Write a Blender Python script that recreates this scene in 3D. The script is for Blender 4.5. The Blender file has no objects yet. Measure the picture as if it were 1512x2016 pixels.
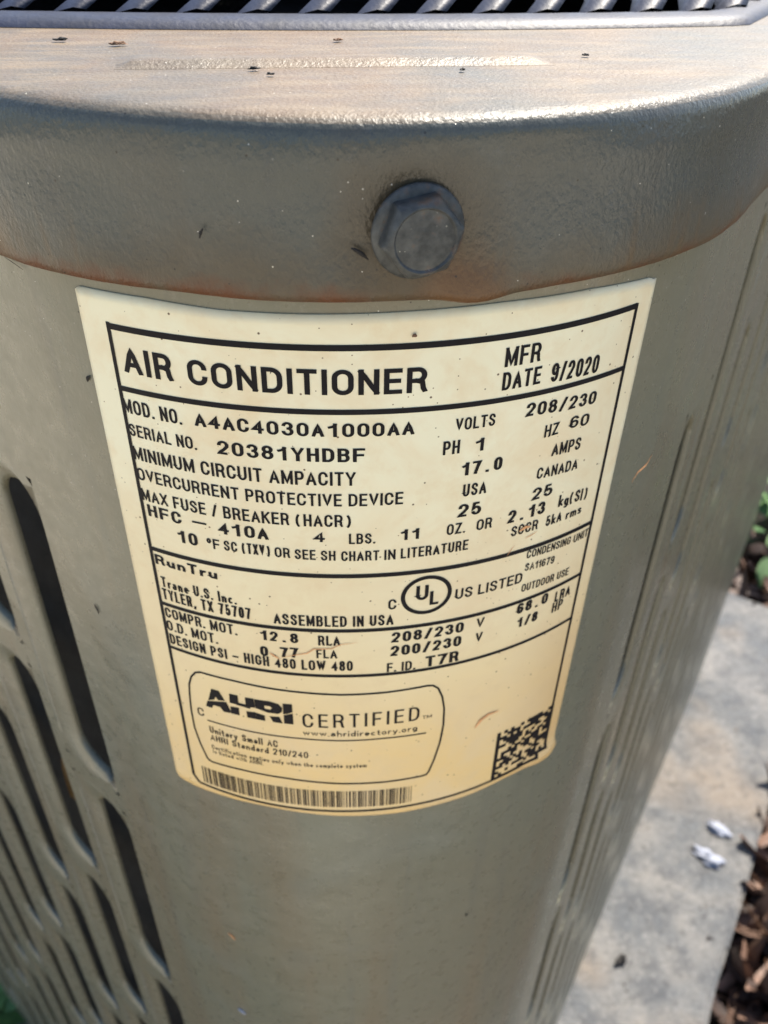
import bpy, bmesh, math, random
from mathutils import Vector, Matrix, noise
random.seed(7)
rad = math.radians
S = 0.08                      # corner radius in metres; every length below is in corner radii and multiplied by S
scene = bpy.context.scene
COL = scene.collection

# ------------------------------------------------------------------ camera, sky, sun, exposure
cam_d = bpy.data.cameras.new('camera')
cam = bpy.data.objects.new('camera', cam_d); COL.objects.link(cam); scene.camera = cam
CP = Vector((-0.323964, -2.389788, 0.691039)) * S
FW = Vector((0.1488899, 0.7847980, -0.6016011)).normalized()
RT = Vector((0.9846887, -0.1734480, 0.0174344)).normalized()
UP = RT.cross(FW)
cam.matrix_world = Matrix(((RT.x, UP.x, -FW.x, CP.x), (RT.y, UP.y, -FW.y, CP.y), (RT.z, UP.z, -FW.z, CP.z), (0, 0, 0, 1)))
cam_d.sensor_fit = 'HORIZONTAL'; cam_d.sensor_width = 36.0
cam_d.lens = 36.0 * 1676.7 / 1512.0
cam_d.clip_start = 0.005; cam_d.clip_end = 400
cam_d.dof.use_dof = True
cam_d.dof.focus_distance = 1.62 * S
cam_d.dof.aperture_fstop = 38.0

SUN_EL = 56.0
SUN_AZ = math.atan2(0.72, 0.69)      # direction towards the sun, counted from +X
sun_dir = Vector((math.cos(SUN_AZ) * math.cos(rad(SUN_EL)), math.sin(SUN_AZ) * math.cos(rad(SUN_EL)), math.sin(rad(SUN_EL))))
sd = bpy.data.lights.new('sun', 'SUN'); sd.energy = 3.6; sd.angle = rad(0.5); sd.color = (1.0, 0.93, 0.82)
sun = bpy.data.objects.new('sun', sd); COL.objects.link(sun)
sun.rotation_euler = (-sun_dir).to_track_quat('-Z', 'Y').to_euler()
world = bpy.data.worlds.new('World'); scene.world = world; world.use_nodes = True
wn = world.node_tree; wn.nodes.clear()
sky = wn.nodes.new('ShaderNodeTexSky'); sky.sky_type = 'NISHITA'; sky.sun_disc = False
sky.sun_elevation = rad(SUN_EL); sky.sun_rotation = rad(90) - SUN_AZ
sky.air_density = 1.0; sky.dust_density = 1.5; sky.ozone_density = 1.0
bg = wn.nodes.new('ShaderNodeBackground'); bg.inputs[1].default_value = 0.095
wo = wn.nodes.new('ShaderNodeOutputWorld')
wn.links.new(sky.outputs[0], bg.inputs[0]); wn.links.new(bg.outputs[0], wo.inputs[0])
scene.view_settings.view_transform = 'Standard'; scene.view_settings.look = 'None'
scene.view_settings.exposure = 1.55; scene.view_settings.gamma = 1.0

# ------------------------------------------------------------------ material helpers
def new_mat(name):
    m = bpy.data.materials.new(name); m.use_nodes = True
    nt = m.node_tree; b = nt.nodes['Principled BSDF']
    return m, nt, b
class NB:
    def __init__(s, nt): s.nt = nt; s.c = None
    def n(s, t, **kw):
        o = s.nt.nodes.new(t)
        for k, v in kw.items():
            if k.startswith('i_'): o.inputs[k[2:].replace('_', ' ')].default_value = v
            else: setattr(o, k, v)
        return o
    def l(s, a, b): s.nt.links.new(a, b)
    def coord(s):
        if s.c is None: s.c = s.n('ShaderNodeTexCoord').outputs['Object']
        return s.c
    def scaled(s, sc):
        m = s.n('ShaderNodeMapping'); m.inputs['Scale'].default_value = sc; s.l(s.coord(), m.inputs['Vector']); return m.outputs[0]
    def noise(s, scale, detail=4, rough=.55, vec=None, dist=0.0):
        o = s.n('ShaderNodeTexNoise'); o.inputs['Scale'].default_value = scale; o.inputs['Detail'].default_value = detail
        o.inputs['Roughness'].default_value = rough; o.inputs['Distortion'].default_value = dist
        s.l(vec if vec is not None else s.coord(), o.inputs['Vector']); return o.outputs['Fac']
    def ramp(s, fac, a, b, va=0.0, vb=1.0):
        o = s.n('ShaderNodeMapRange'); o.inputs['From Min'].default_value = a; o.inputs['From Max'].default_value = b
        o.inputs['To Min'].default_value = va; o.inputs['To Max'].default_value = vb; s.l(fac, o.inputs['Value']); return o.outputs[0]
    def math(s, op, a, b=None, c=None):
        o = s.n('ShaderNodeMath', operation=op)
        for i, x in enumerate((a, b, c)):
            if x is None: continue
            if isinstance(x, (int, float)): o.inputs[i].default_value = x
            else: s.l(x, o.inputs[i])
        return o.outputs[0]
    def mix(s, fac, a, b, mode='MIX'):
        o = s.n('ShaderNodeMix', data_type='RGBA', blend_type=mode)
        for i, x in ((0, fac), (6, a), (7, b)):
            if isinstance(x, (int, float)): o.inputs[i].default_value = x
            elif isinstance(x, tuple): o.inputs[i].default_value = (*x, 1.0)
            else: s.l(x, o.inputs[i])
        return o.outputs[2]
    def specks(s, scale, thr, seed=0.0, density=None):
        v = s.n('ShaderNodeTexVoronoi'); v.inputs['Scale'].default_value = scale
        m = s.n('ShaderNodeMapping'); m.inputs['Location'].default_value = (seed, seed * .7, seed * 1.3); s.l(s.coord(), m.inputs['Vector']); s.l(m.outputs[0], v.inputs['Vector'])
        f = s.ramp(v.outputs['Distance'], thr, thr * .6)
        sp = s.n('ShaderNodeSeparateColor'); s.l(v.outputs['Color'], sp.inputs[0])
        keep = s.math('LESS_THAN', sp.outputs[0], density if density else .3)
        return s.math('MULTIPLY', f, keep)
    def bump(s, h, strength, dist, prev=None):
        o = s.n('ShaderNodeBump'); o.inputs['Strength'].default_value = strength; o.inputs['Distance'].default_value = dist
        s.l(h, o.inputs['Height'])
        if prev is not None: s.l(prev, o.inputs['Normal'])
        return o.outputs[0]

def paint_material(name, cover=False):
    m, nt, b = new_mat(name); k = NB(nt)
    base = k.mix(k.ramp(k.noise(9, 3), .35, .65), (.146, .149, .108), (.163, .151, .104))
    # faint vertical run marks
    runs = k.noise(1.0, 3, .5, k.scaled((70, 70, 5)))
    base = k.mix(k.ramp(runs, .5, .75, 0, .5), base, (.17, .125, .075))
    runs2 = k.noise(1.0, 4, .6, k.scaled((240, 240, 9)), .3)
    base = k.mix(k.ramp(runs2, .55, .75, 0, .35), base, (.10, .105, .095))
    dustf = k.noise(700, 5, .75)
    base = k.mix(k.ramp(dustf, .55, .75, 0, .45), base, (.24, .225, .18))
    scuff = k.noise(1.0, 5, .7, k.scaled((120, 120, 420)), 1.5)
    base = k.mix(k.ramp(scuff, .66, .74, 0, .5), base, (.30, .29, .25))
    patch = k.noise(26, 2, .5, dist=.6)
    base = k.mix(k.ramp(patch, .55, .7, 0, .3), base, (.155, .17, .145))
    sp = k.n('ShaderNodeSeparateXYZ'); k.l(k.coord(), sp.inputs[0]); z = sp.outputs[2]
    rough = k.ramp(k.noise(300, 3), .3, .7, .20 if cover else .24, .34 if cover else .38)
    if cover:
        base = k.mix(1.0, base, (.40, .46, .58), 'MULTIPLY')
        # settled dust on the upward faces, dirt band and rust along the hem
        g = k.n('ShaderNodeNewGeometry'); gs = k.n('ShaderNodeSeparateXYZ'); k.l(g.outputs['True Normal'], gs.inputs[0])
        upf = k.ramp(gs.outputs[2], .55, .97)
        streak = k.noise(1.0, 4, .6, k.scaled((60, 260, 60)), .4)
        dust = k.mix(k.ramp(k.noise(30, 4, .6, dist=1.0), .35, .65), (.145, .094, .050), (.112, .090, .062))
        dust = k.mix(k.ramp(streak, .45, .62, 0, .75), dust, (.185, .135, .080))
        dust_dapple = k.ramp(k.noise(14, 5, .6, dist=.5), .48, .66, 1, .3)  # thins the dust in patches to imitate dappled shade on the top
        base = k.mix(k.math('MULTIPLY', upf, dust_dapple), base, dust)
        wav = k.math('MULTIPLY', k.math('SUBTRACT', k.noise(45, 5, .65), .5), .018)
        zz = k.math('ADD', z, wav)
        band = k.ramp(zz, .225 * S, .135 * S)
        base = k.mix(k.math('MULTIPLY', band, .9), base, (.080, .064, .040))
        z2 = k.math('ADD', z, k.math('MULTIPLY', k.math('SUBTRACT', k.noise(120, 5, .65), .5), .008))
        rust = k.ramp(z2, .140 * S, .106 * S)
        rust = k.math('MULTIPLY', rust, k.ramp(k.noise(75, 5, .65), .40, .58, .10, 1.0))
        base = k.mix(rust, base, (.095, .036, .014))
        drip = k.noise(1.0, 4, .6, k.scaled((170, 170, 22)), .6)
        base = k.mix(k.math('MULTIPLY', k.ramp(drip, .52, .68), k.ramp(z, .25 * S, .14 * S, 0, .7)), base, (.10, .062, .028))
        rough = k.math('ADD', rough, k.math('MULTIPLY', band, .2))
        rough = k.math('ADD', rough, k.math('MULTIPLY', upf, .22))
        # grimy halo round the bolt
        vm = k.n('ShaderNodeVectorMath', operation='DISTANCE'); k.l(k.coord(), vm.inputs[0]); vm.inputs[1].default_value = (-.023 * S, -1.05 * S, .215 * S)
        d = k.math('ADD', vm.outputs['Value'], k.math('MULTIPLY', k.math('SUBTRACT', k.noise(90, 4), .5), .006))
        base = k.mix(k.ramp(d, .170 * S, .080 * S, 0, .85), base, (.060, .044, .024))
        vb = k.n('ShaderNodeVectorMath', operation='DISTANCE'); k.l(k.coord(), vb.inputs[0]); vb.inputs[1].default_value = (.06 * S, -1.05 * S, .12 * S)
        d2 = k.math('ADD', vb.outputs['Value'], k.math('MULTIPLY', k.math('SUBTRACT', k.noise(110, 5, .65), .5), .009))
        base = k.mix(k.ramp(d2, .10 * S, .04 * S, 0, .8), base, (.11, .052, .018))
    # pollen flecks and dark specks
    base = k.mix(k.specks(480, .06, 0.0, .10), base, (.62, .58, .46))
    base = k.mix(k.specks(1100, .13, 3.1, .06), base, (.6, .57, .5))
    base = k.mix(k.specks(560, .10, 1.7, .22), base, (.02, .016, .012))
    k.l(base, b.inputs['Base Color']); k.l(rough, b.inputs['Roughness'])
    b.inputs['Specular IOR Level'].default_value = .45
    h1 = k.noise(1.0, 3, .6, k.scaled((1500, 1500, 900)))
    n1 = k.bump(h1, .9 if cover else .5, .00022 if cover else .00013)
    n2 = k.bump(k.noise(160, 3, .55), .22, .0007, n1)
    n3 = k.bump(k.noise(38, 2, .5), .4, .0022, n2)
    k.l(n3, b.inputs['Normal'])
    return m
M = {}
M['paint'] = paint_material('weathered olive grey paint')
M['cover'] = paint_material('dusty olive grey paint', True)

def simple(name, col, rough=.6, metal=0, nscale=200, var=.25, bumpd=.0002, spec=.5):
    m, nt, b = new_mat(name); k = NB(nt)
    c2 = tuple(c * (1 - var) for c in col); c3 = tuple(min(1, c * (1 + var)) for c in col)
    k.l(k.mix(k.ramp(k.noise(nscale, 4), .3, .7), c2, c3), b.inputs['Base Color'])
    b.inputs['Roughness'].default_value = rough; b.inputs['Metallic'].default_value = metal
    b.inputs['Specular IOR Level'].default_value = spec
    if bumpd: k.l(k.bump(k.noise(nscale * 3, 4), .6, bumpd), b.inputs['Normal'])
    return m
M['ink'] = simple('black label ink', (.003, .003, .006), .5, 0, 900, .4, 0, .15)
M['rust'] = simple('rust scratch', (.60, .30, .13), .7, 0, 600, .3, .0001)
M['coil'] = simple('dark coil fins', (.012, .013, .014), .8, 0, 150, .5, .0005)
M['guard'] = simple('dark blue grey plastic', (.006, .011, .030), .55, 0, 260, .3, .0002)
M['black'] = simple('black debris', (.012, .010, .009), .8, 0, 900, .4, .0001)
M['brownbit'] = simple('brown debris', (.16, .085, .045), .8, 0, 900, .4, .0001)
M['white'] = simple('white droppings', (.30, .32, .38), .9, 0, 400, .15, .0004)

def bolt_material():
    m, nt, b = new_mat('dull zinc bolt'); k = NB(nt)
    c = k.mix(k.ramp(k.noise(420, 5, .65), .35, .65), (.030, .034, .036), (.085, .090, .088))
    c = k.mix(k.ramp(k.noise(160, 4, .6), .55, .7, 0, .6), c, (.075, .07, .055))
    c = k.mix(k.specks(1500, .16, .6, .06), c, (.3, .3, .26))
    c = k.mix(k.ramp(k.noise(230, 5, .7), .56, .66, 0, .6), c, (.12, .06, .028)); k.l(c, b.inputs['Base Color']); b.inputs['Metallic'].default_value = .35; b.inputs['Roughness'].default_value = .55
    k.l(k.bump(k.noise(1400, 4), .6, .00012), b.inputs['Normal'])
    return m
M['bolt'] = bolt_material()

def label_material():
    m, nt, b = new_mat('yellowed label film'); k = NB(nt)
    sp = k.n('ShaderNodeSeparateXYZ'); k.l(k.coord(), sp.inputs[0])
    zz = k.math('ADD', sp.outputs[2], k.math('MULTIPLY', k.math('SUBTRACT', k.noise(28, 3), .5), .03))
    yel = k.ramp(zz, -.3 * S, -1.25 * S)              # lower edge yellowed, with warm ground bounce painted into the tone
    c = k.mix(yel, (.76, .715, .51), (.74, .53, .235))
    c = k.mix(k.ramp(k.noise(45, 5, .65, dist=.8), .42, .68, 0, .65), c, (.70, .55, .33))
    c = k.mix(k.ramp(k.noise(180, 5, .65), .50, .72, 0, .4), c, (.66, .50, .28))
    xs = k.math('ADD', sp.outputs[0], k.math('MULTIPLY', k.noise(40, 2), .006))
    c = k.mix(k.math('MULTIPLY', k.ramp(xs, .32 * S, .50 * S), k.ramp(zz, -.6 * S, -1.3 * S, .1, .5)), c, (.50, .31, .13))
    c = k.mix(k.specks(560, .13, 2.2, .18), c, (.10, .06, .03))
    c = k.mix(k.specks(1300, .18, 5.2, .05), c, (.16, .11, .06))
    k.l(c, b.inputs['Base Color'])
    k.l(k.ramp(k.noise(120, 4), .3, .7, .34, .5), b.inputs['Roughness'])
    n1 = k.bump(k.noise(60, 3), .3, .0005); k.l(k.bump(k.noise(900, 3), .3, .00006, n1), b.inputs['Normal'])
    return m
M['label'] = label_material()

def concrete():
    m, nt, b = new_mat('mottled concrete'); k = NB(nt)
    c = k.mix(k.ramp(k.noise(14, 6, .65, dist=.5), .35, .65), (.092, .098, .104), (.180, .172, .160))
    c = k.mix(k.ramp(k.noise(30, 6, .7), .48, .62, 0, .6), c, (.045, .050, .058))
    c = k.mix(k.ramp(k.noise(5, 3, .6), .52, .66, 0, .6), c, (.215, .170, .125))
    c = k.mix(k.specks(60, .2, .4, .12), c, (.07, .055, .04))
    c = k.mix(k.ramp(k.noise(110, 6, .75), .52, .62, 0, .5), c, (.055, .055, .055))
    c = k.mix(k.ramp(k.noise(170, 5, .7), .56, .66, 0, .5), c, (.26, .25, .24))
    c = k.mix(k.specks(150, .22, 2.4, .10), c, (.03, .025, .02))
    c = k.mix(k.ramp(k.noise(300, 4), .55, .7, 0, .3), c, (.20, .20, .20))
    k.l(c, b.inputs['Base Color']); b.inputs['Roughness'].default_value = .9
    n = k.bump(k.noise(60, 6, .7), .9, .004); k.l(k.bump(k.noise(700, 4), .5, .0005, n), b.inputs['Normal'])
    return m
M['concrete'] = concrete()
def soil():
    m, nt, b = new_mat('dark leafy soil'); k = NB(nt)
    c = k.mix(k.ramp(k.noise(25, 6, .7), .35, .65), (.008, .006, .005), (.05, .034, .024))
    c = k.mix(k.ramp(k.noise(3, 4, .6), .5, .7, 0, .6), c, (.05, .075, .025))
    k.l(c, b.inputs['Base Color']); b.inputs['Roughness'].default_value = .95
    k.l(k.bump(k.noise(40, 6, .7), 1.0, .012), b.inputs['Normal'])
    return m
M['soil'] = soil()
def leafmat(name, a, bcol):
    m, nt, b = new_mat(name); k = NB(nt)
    oi = k.n('ShaderNodeAttribute', attribute_name='tint')
    c = k.mix(oi.outputs['Fac'], a, bcol)
    c = k.mix(k.ramp(k.noise(120, 4), .4, .7, 0, .5), c, tuple(x * .45 for x in a))
    k.l(c, b.inputs['Base Color']); b.inputs['Roughness'].default_value = .65
    return m
M['dead'] = leafmat('dead brown leaf', (.030, .016, .011), (.21, .125, .088))
M['green'] = leafmat('green weed leaf', (.035, .10, .02), (.10, .21, .05))

# ------------------------------------------------------------------ object helpers
def link(name, me, mat=None, parent=None, smooth=False):
    o = bpy.data.objects.new(name, me); COL.objects.link(o)
    if mat is not None and not me.materials: me.materials.append(mat)
    if parent is not None: o.parent = parent
    if smooth: me.polygons.foreach_set('use_smooth', [True] * len(me.polygons))
    return o
def mesh(name, V, F):
    me = bpy.data.meshes.new(name); me.from_pydata([tuple(v) for v in V], [], F); me.validate(); me.update(); return me
def tag(o, label, cat, group=None):
    o['label'] = label; o['category'] = cat
    if group: o['group'] = group
    return o
def empty(name, loc=(0, 0, 0)):
    o = bpy.data.objects.new(name, None); COL.objects.link(o); o.location = loc; o.empty_display_size = .02; return o

# ------------------------------------------------------------------ plan of the cabinet: rounded corner and two walls
HL, HR = 0.8455, 0.8537
def prof(u, off=0.0):
    """point of the wall outline (in radii) at arc length u, pushed outwards by off; also the outward normal"""
    if -HL <= u <= HR:
        n = (math.sin(u), -math.cos(u)); return (n[0] * (1 + off), n[1] * (1 + off)), n
    s, A = (1, HR) if u > HR else (-1, HL)
    e = abs(u) - A
    n = (s * math.sin(A), -math.cos(A)); t = (s * math.cos(A), math.sin(A))
    return (n[0] * (1 + off) + t[0] * e, n[1] * (1 + off) + t[1] * e), n
def P(u, z, off=0.0):
    (x, y), n = prof(u, off); return Vector((x, y, z)) * S
ZB = -9.19
WALL_END = 9.3

# ------------------------------------------------------------------ label lay-out in cylinder coordinates (arc length, depth below the top rule; in radii)
TXT=[('AIR', 'B', -0.5777, 0.0969, -0.4701, 0.0964, 0.056),
('CONDITIONER', 'B', -0.438, 0.0955, 0.0165, 0.0961, 0.053),
('MFR', 'c', 0.1697, 0.062, 0.2475, 0.0637, 0.0384),
('DATE', 'c', 0.1693, 0.1135, 0.2549, 0.1129, 0.0365),
('9/2020', 'c', 0.2795, 0.1165, 0.4028, 0.1244, 0.0387),
('MOD. NO.', 'c', -0.5986, 0.1915, -0.4648, 0.1907, 0.031),
('A4AC4030A1000AA', 'w', -0.4369, 0.1876, -0.0044, 0.1882, 0.0285),
('VOLTS', 'c', 0.0791, 0.1884, 0.1631, 0.1916, 0.0265),
('208/230', 'w', 0.2318, 0.1848, 0.4138, 0.2005, 0.0288),
('SERIAL NO.', 'c', -0.5952, 0.245, -0.4397, 0.2455, 0.0273),
('20381YHDBF', 'w', -0.3954, 0.247, -0.1002, 0.2456, 0.0299),
('PH', 'c', 0.0563, 0.2436, 0.0915, 0.2439, 0.0302),
('1', 'w', 0.1253, 0.2452, 0.1432, 0.2457, 0.0285),
('HZ', 'c', 0.2848, 0.2461, 0.3207, 0.2482, 0.028),
('60', 'w', 0.3498, 0.2439, 0.4043, 0.2511, 0.0271),
('MINIMUM CIRCUIT AMPACITY', 'c', -0.5959, 0.3029, -0.1189, 0.3043, 0.0313),
('17.0', 'w', 0.0991, 0.3004, 0.1905, 0.3019, 0.0299),
('AMPS', 'c', 0.3124, 0.3013, 0.3926, 0.3076, 0.0293),
('OVERCURRENT PROTECTIVE DEVICE', 'c', -0.596, 0.3535, -0.0212, 0.3576, 0.0292),
('USA', 'c', 0.1065, 0.3534, 0.1597, 0.3575, 0.0296),
('CANADA', 'c', 0.2816, 0.3521, 0.395, 0.3609, 0.0271),
('MAX FUSE / BREAKER (HACR)', 'c', -0.5947, 0.4077, -0.129, 0.4108, 0.0296),
('25', 'w', 0.1, 0.4075, 0.1528, 0.4093, 0.0313),
('25', 'w', 0.2779, 0.406, 0.3319, 0.4094, 0.0299),
('kg(SI)', 'c', 0.3567, 0.4519, 0.446, 0.4617, 0.0311),
('HFC', 'w', -0.5859, 0.4511, -0.5017, 0.4488, 0.03),
('-', 'w', -0.4758, 0.4477, -0.4422, 0.4481, 0.0285),
('410A', 'w', -0.415, 0.4534, -0.3049, 0.4535, 0.0301),
('4', 'w', -0.2077, 0.449, -0.1843, 0.4515, 0.0253),
('LBS.', 'c', -0.1336, 0.454, -0.0775, 0.4573, 0.0262),
('11', 'w', -0.0247, 0.4514, 0.0195, 0.4524, 0.0269),
('OZ.', 'c', 0.0775, 0.452, 0.1195, 0.4539, 0.0275),
('OR', 'c', 0.1459, 0.4526, 0.1828, 0.4554, 0.0275),
('2.13', 'w', 0.2218, 0.4516, 0.3189, 0.4566, 0.0319),
('10', 'w', -0.5185, 0.5046, -0.469, 0.4998, 0.0316),
('°F', 'c', -0.4472, 0.5017, -0.417, 0.4991, 0.0262),
('SC', 'c', -0.4075, 0.4993, -0.377, 0.4984, 0.0261),
('(TXV)', 'c', -0.3666, 0.4979, -0.3041, 0.4993, 0.0275),
('OR', 'c', -0.2939, 0.4987, -0.2605, 0.4996, 0.0258),
('SEE', 'c', -0.2505, 0.5002, -0.2053, 0.5009, 0.0257),
('SH', 'c', -0.1943, 0.5012, -0.1625, 0.502, 0.0257),
('CHART', 'c', -0.1504, 0.502, -0.0688, 0.5036, 0.0257),
('IN', 'c', -0.0577, 0.5037, -0.0332, 0.5038, 0.0265),
('LITERATURE', 'c', -0.022, 0.5035, 0.1304, 0.5025, 0.0266),
('SCCR', 'c', 0.2351, 0.4936, 0.306, 0.4977, 0.0267),
('5kA', 'c', 0.3283, 0.4948, 0.3743, 0.4992, 0.0275),
('rms', 'c', 0.3877, 0.4963, 0.4366, 0.5014, 0.0271),
('RunTru', 'W', -0.591, 0.5885, -0.4329, 0.5905, 0.029),
('Trane U.S. Inc.', 'c', -0.5855, 0.6564, -0.393, 0.6586, 0.0299),
('TYLER, TX 75707', 'c', -0.5881, 0.6962, -0.3618, 0.6993, 0.0325),
('ASSEMBLED IN USA', 'c', -0.3086, 0.7008, -0.0329, 0.7009, 0.0314),
('CONDENSING', 's', 0.2878, 0.5777, 0.4196, 0.5848, 0.0224),
('UNIT', 's', 0.4298, 0.5854, 0.4792, 0.5892, 0.0231),
('SA11679', 's', 0.288, 0.6163, 0.3755, 0.6255, 0.0219),
('OUTDOOR USE', 's', 0.2874, 0.6821, 0.4342, 0.6898, 0.0229),
('C', 'c', -0.0461, 0.6529, -0.0275, 0.6522, 0.029),
('US LISTED', 'c', 0.1106, 0.6478, 0.2843, 0.6491, 0.0295),
('U', 'B', 0.0168, 0.6321, 0.0456, 0.6339, 0.0438),
('L', 'B', 0.0496, 0.6525, 0.0708, 0.652, 0.0417),
('COMPR. MOT.', 'c', -0.5909, 0.7591, -0.4007, 0.7574, 0.031),
('12.8', 'w', -0.345, 0.7617, -0.2539, 0.757, 0.0293),
('RLA', 'c', -0.2075, 0.7623, -0.1562, 0.7629, 0.03),
('208/230', 'w', -0.0359, 0.7603, 0.1402, 0.7593, 0.0309),
('V', 'c', 0.1733, 0.7582, 0.1934, 0.7608, 0.0299),
('68.0', 'w', 0.2831, 0.7511, 0.3773, 0.7564, 0.0321),
('LRA', 'c', 0.4019, 0.7633, 0.4548, 0.7684, 0.0321),
('O.D. MOT.', 'c', -0.5933, 0.8039, -0.4541, 0.8001, 0.031),
('0.77', 'w', -0.3481, 0.8142, -0.2561, 0.8073, 0.031),
('FLA', 'c', -0.213, 0.8051, -0.1639, 0.8064, 0.0279),
('200/230', 'w', -0.0371, 0.8077, 0.1374, 0.8033, 0.0318),
('V', 'c', 0.175, 0.8075, 0.1931, 0.8098, 0.0301),
('1/8', 'w', 0.2896, 0.8005, 0.3524, 0.8047, 0.0303),
('HP', 'c', 0.3989, 0.8006, 0.435, 0.8029, 0.0319),
('DESIGN PSI - HIGH 480 LOW 480', 'c', -0.5912, 0.847, -0.1272, 0.8497, 0.0319),
('F. ID.', 'c', -0.0453, 0.8597, 0.0247, 0.8606, 0.029),
('T7R', 'w', 0.0493, 0.8594, 0.1345, 0.8574, 0.0337),
('CERTIFIED', 'm', -0.2557, 1.0625, 0.0428, 1.0532, 0.0515),
('TM', 't', 0.0513, 1.0523, 0.0764, 1.054, 0.0121),
('www.ahridirectory.org', 'x', -0.2561, 1.0958, 0.0391, 1.0939, 0.0221),
('C', 't', -0.5452, 1.1, -0.5262, 1.0946, 0.0312),
('Unitary Small AC', 'n', -0.5168, 1.1557, -0.3257, 1.1577, 0.0267),
('AHRI Standard 210/240', 'n', -0.5183, 1.1902, -0.2462, 1.1884, 0.0249),
('Certification applies only when the complete system', 'x', -0.5189, 1.2246, -0.0923, 1.2281, 0.0173),
('is listed with AHRI.', 'x', -0.5173, 1.2461, -0.371, 1.2435, 0.0159)]
HLN= {0: [0.0087, -0.0037, -0.0013], 1: [0.0129, 0.0029, 0.1331], 2: [-0.0006, 0.0013, 0.5468], 3: [-0.0054, -0.0042, 0.714], 4: [-0.0137, -0.0012, 0.8672], 5: [-0.0411, -0.0013, 1.4243], 6: [0.0016, -0.0036, -0.0663]}
VLN= {0: [0.0003, -0.5984], 1: [-0.0045, 0.487]}
OUT= [(-0.6656, -0.0548), (-0.6653, 0.2592), (-0.6583, 0.5181), (-0.6606, 0.78), (-0.6696, 1.2605), (-0.6641, 1.4095), (-0.6566, 1.4287), (-0.6427, 1.4342), (-0.597, 1.4398), (-0.3762, 1.4331), (-0.1609, 1.4466), (0.0005, 1.4509), (0.1702, 1.4484), (0.2264, 1.4476), (0.3335, 1.4387), (0.4515, 1.4474), (0.4898, 1.4309), (0.5232, 1.406), (0.5242, 1.2826), (0.523, 1.0539), (0.5285, 0.7485), (0.531, 0.532), (0.534, 0.4661), (0.536, 0.1477), (0.538, -0.0353), (0.528, -0.046), (0.514, -0.0525), (0.3478, -0.0655), (0.1524, -0.0698), (-0.0144, -0.0675), (-0.1884, -0.0639), (-0.3581, -0.0617), (-0.5039, -0.0665), (-0.6496, -0.063), (-0.6602, -0.0609)]
BOX= [(-0.5618, 1.0285), (-0.5572, 0.9842), (-0.5466, 0.9511), (-0.532, 0.9301), (-0.5173, 0.9233), (-0.4275, 0.9234), (-0.3419, 0.9277), (-0.1546, 0.9348), (-0.0451, 0.9331), (0.0578, 0.928), (0.0738, 0.9311), (0.088, 0.9453), (0.1009, 0.9815), (0.1087, 1.028), (0.1107, 1.094), (0.1051, 1.1654), (0.0919, 1.237), (0.0798, 1.2822), (0.073, 1.2937), (0.0586, 1.296), (-0.0382, 1.2981), (-0.1587, 1.2958), (-0.3134, 1.2866), (-0.4321, 1.2856), (-0.5253, 1.2887), (-0.5395, 1.2798), (-0.5546, 1.2207), (-0.5649, 1.1583), (-0.5652, 1.0868)]
RULE= [(-0.5194, 1.1083), (-0.4452, 1.1091), (-0.3543, 1.1103), (-0.2532, 1.1102), (-0.1568, 1.1126), (-0.0417, 1.1107), (0.0642, 1.1122)]
LOGO= {'A1': [(-0.4928, 0.975), (-0.4721, 0.9761), (-0.4583, 1.0087), (-0.4773, 1.0129), (-0.4834, 1.0021), (-0.4884, 1.0149), (-0.5065, 1.0234)], 'A2': [(-0.5094, 1.0277), (-0.4755, 1.0179), (-0.4548, 1.013), (-0.4447, 1.0472), (-0.4475, 1.0525), (-0.4657, 1.0535), (-0.4744, 1.0387), (-0.4933, 1.0377), (-0.4988, 1.0512), (-0.5163, 1.05)], 'H1': [(-0.4434, 0.9767), (-0.4204, 0.9766), (-0.4207, 1.0089), (-0.427, 1.0123), (-0.4452, 1.011)], 'H1b': [(-0.4262, 1.0037), (-0.4034, 1.0053), (-0.3882, 1.0095), (-0.3904, 1.0181), (-0.4271, 1.0139)], 'H2': [(-0.4011, 0.978), (-0.3786, 0.9772), (-0.3763, 1.0104), (-0.3884, 1.012), (-0.4017, 1.0101)], 'H3': [(-0.4444, 1.0257), (-0.4214, 1.024), (-0.4218, 1.053), (-0.4452, 1.0527)], 'H4': [(-0.4017, 1.0313), (-0.3769, 1.0292), (-0.376, 1.0551), (-0.4011, 1.0547)], 'R1': [(-0.3772, 0.9784), (-0.3377, 0.9778), (-0.3151, 0.9832), (-0.3055, 0.9968), (-0.3075, 1.0125), (-0.3174, 1.0212), (-0.3447, 1.0215), (-0.3759, 1.0112)], 'R2': [(-0.3763, 1.03), (-0.3532, 1.0359), (-0.353, 1.0558), (-0.376, 1.0551)], 'R3': [(-0.3404, 1.0352), (-0.3149, 1.0326), (-0.3072, 1.0564), (-0.3321, 1.0556)], 'I1': [(-0.3036, 0.9796), (-0.2799, 0.979), (-0.2797, 1.0081), (-0.2921, 1.0162), (-0.3043, 1.0198)], 'I2': [(-0.3033, 1.0243), (-0.2795, 1.0137), (-0.2794, 1.0557), (-0.3035, 1.0558)]}
LHOLE= [(-0.3525, 0.9963), (-0.3368, 0.996), (-0.3319, 1.0017), (-0.3366, 1.0095), (-0.3513, 1.0084)]
BAR= [(-0.5656, 1.3236), (-0.5628, 1.3985), (0.0363, 1.3364), (0.0378, 1.4159)]
DM= [(0.2827, 1.2089), (0.2826, 1.4161), (0.4799, 1.2006), (0.4815, 1.3714)]
UL= [(-0.0176, 0.6185), (0.1009, 0.6195), (0.0428, 0.5614), (0.0397, 0.6785)]
SC1= [(0.2039, 1.143), (0.2207, 1.115), (0.2423, 1.1031), (0.274, 1.1032)]
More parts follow.
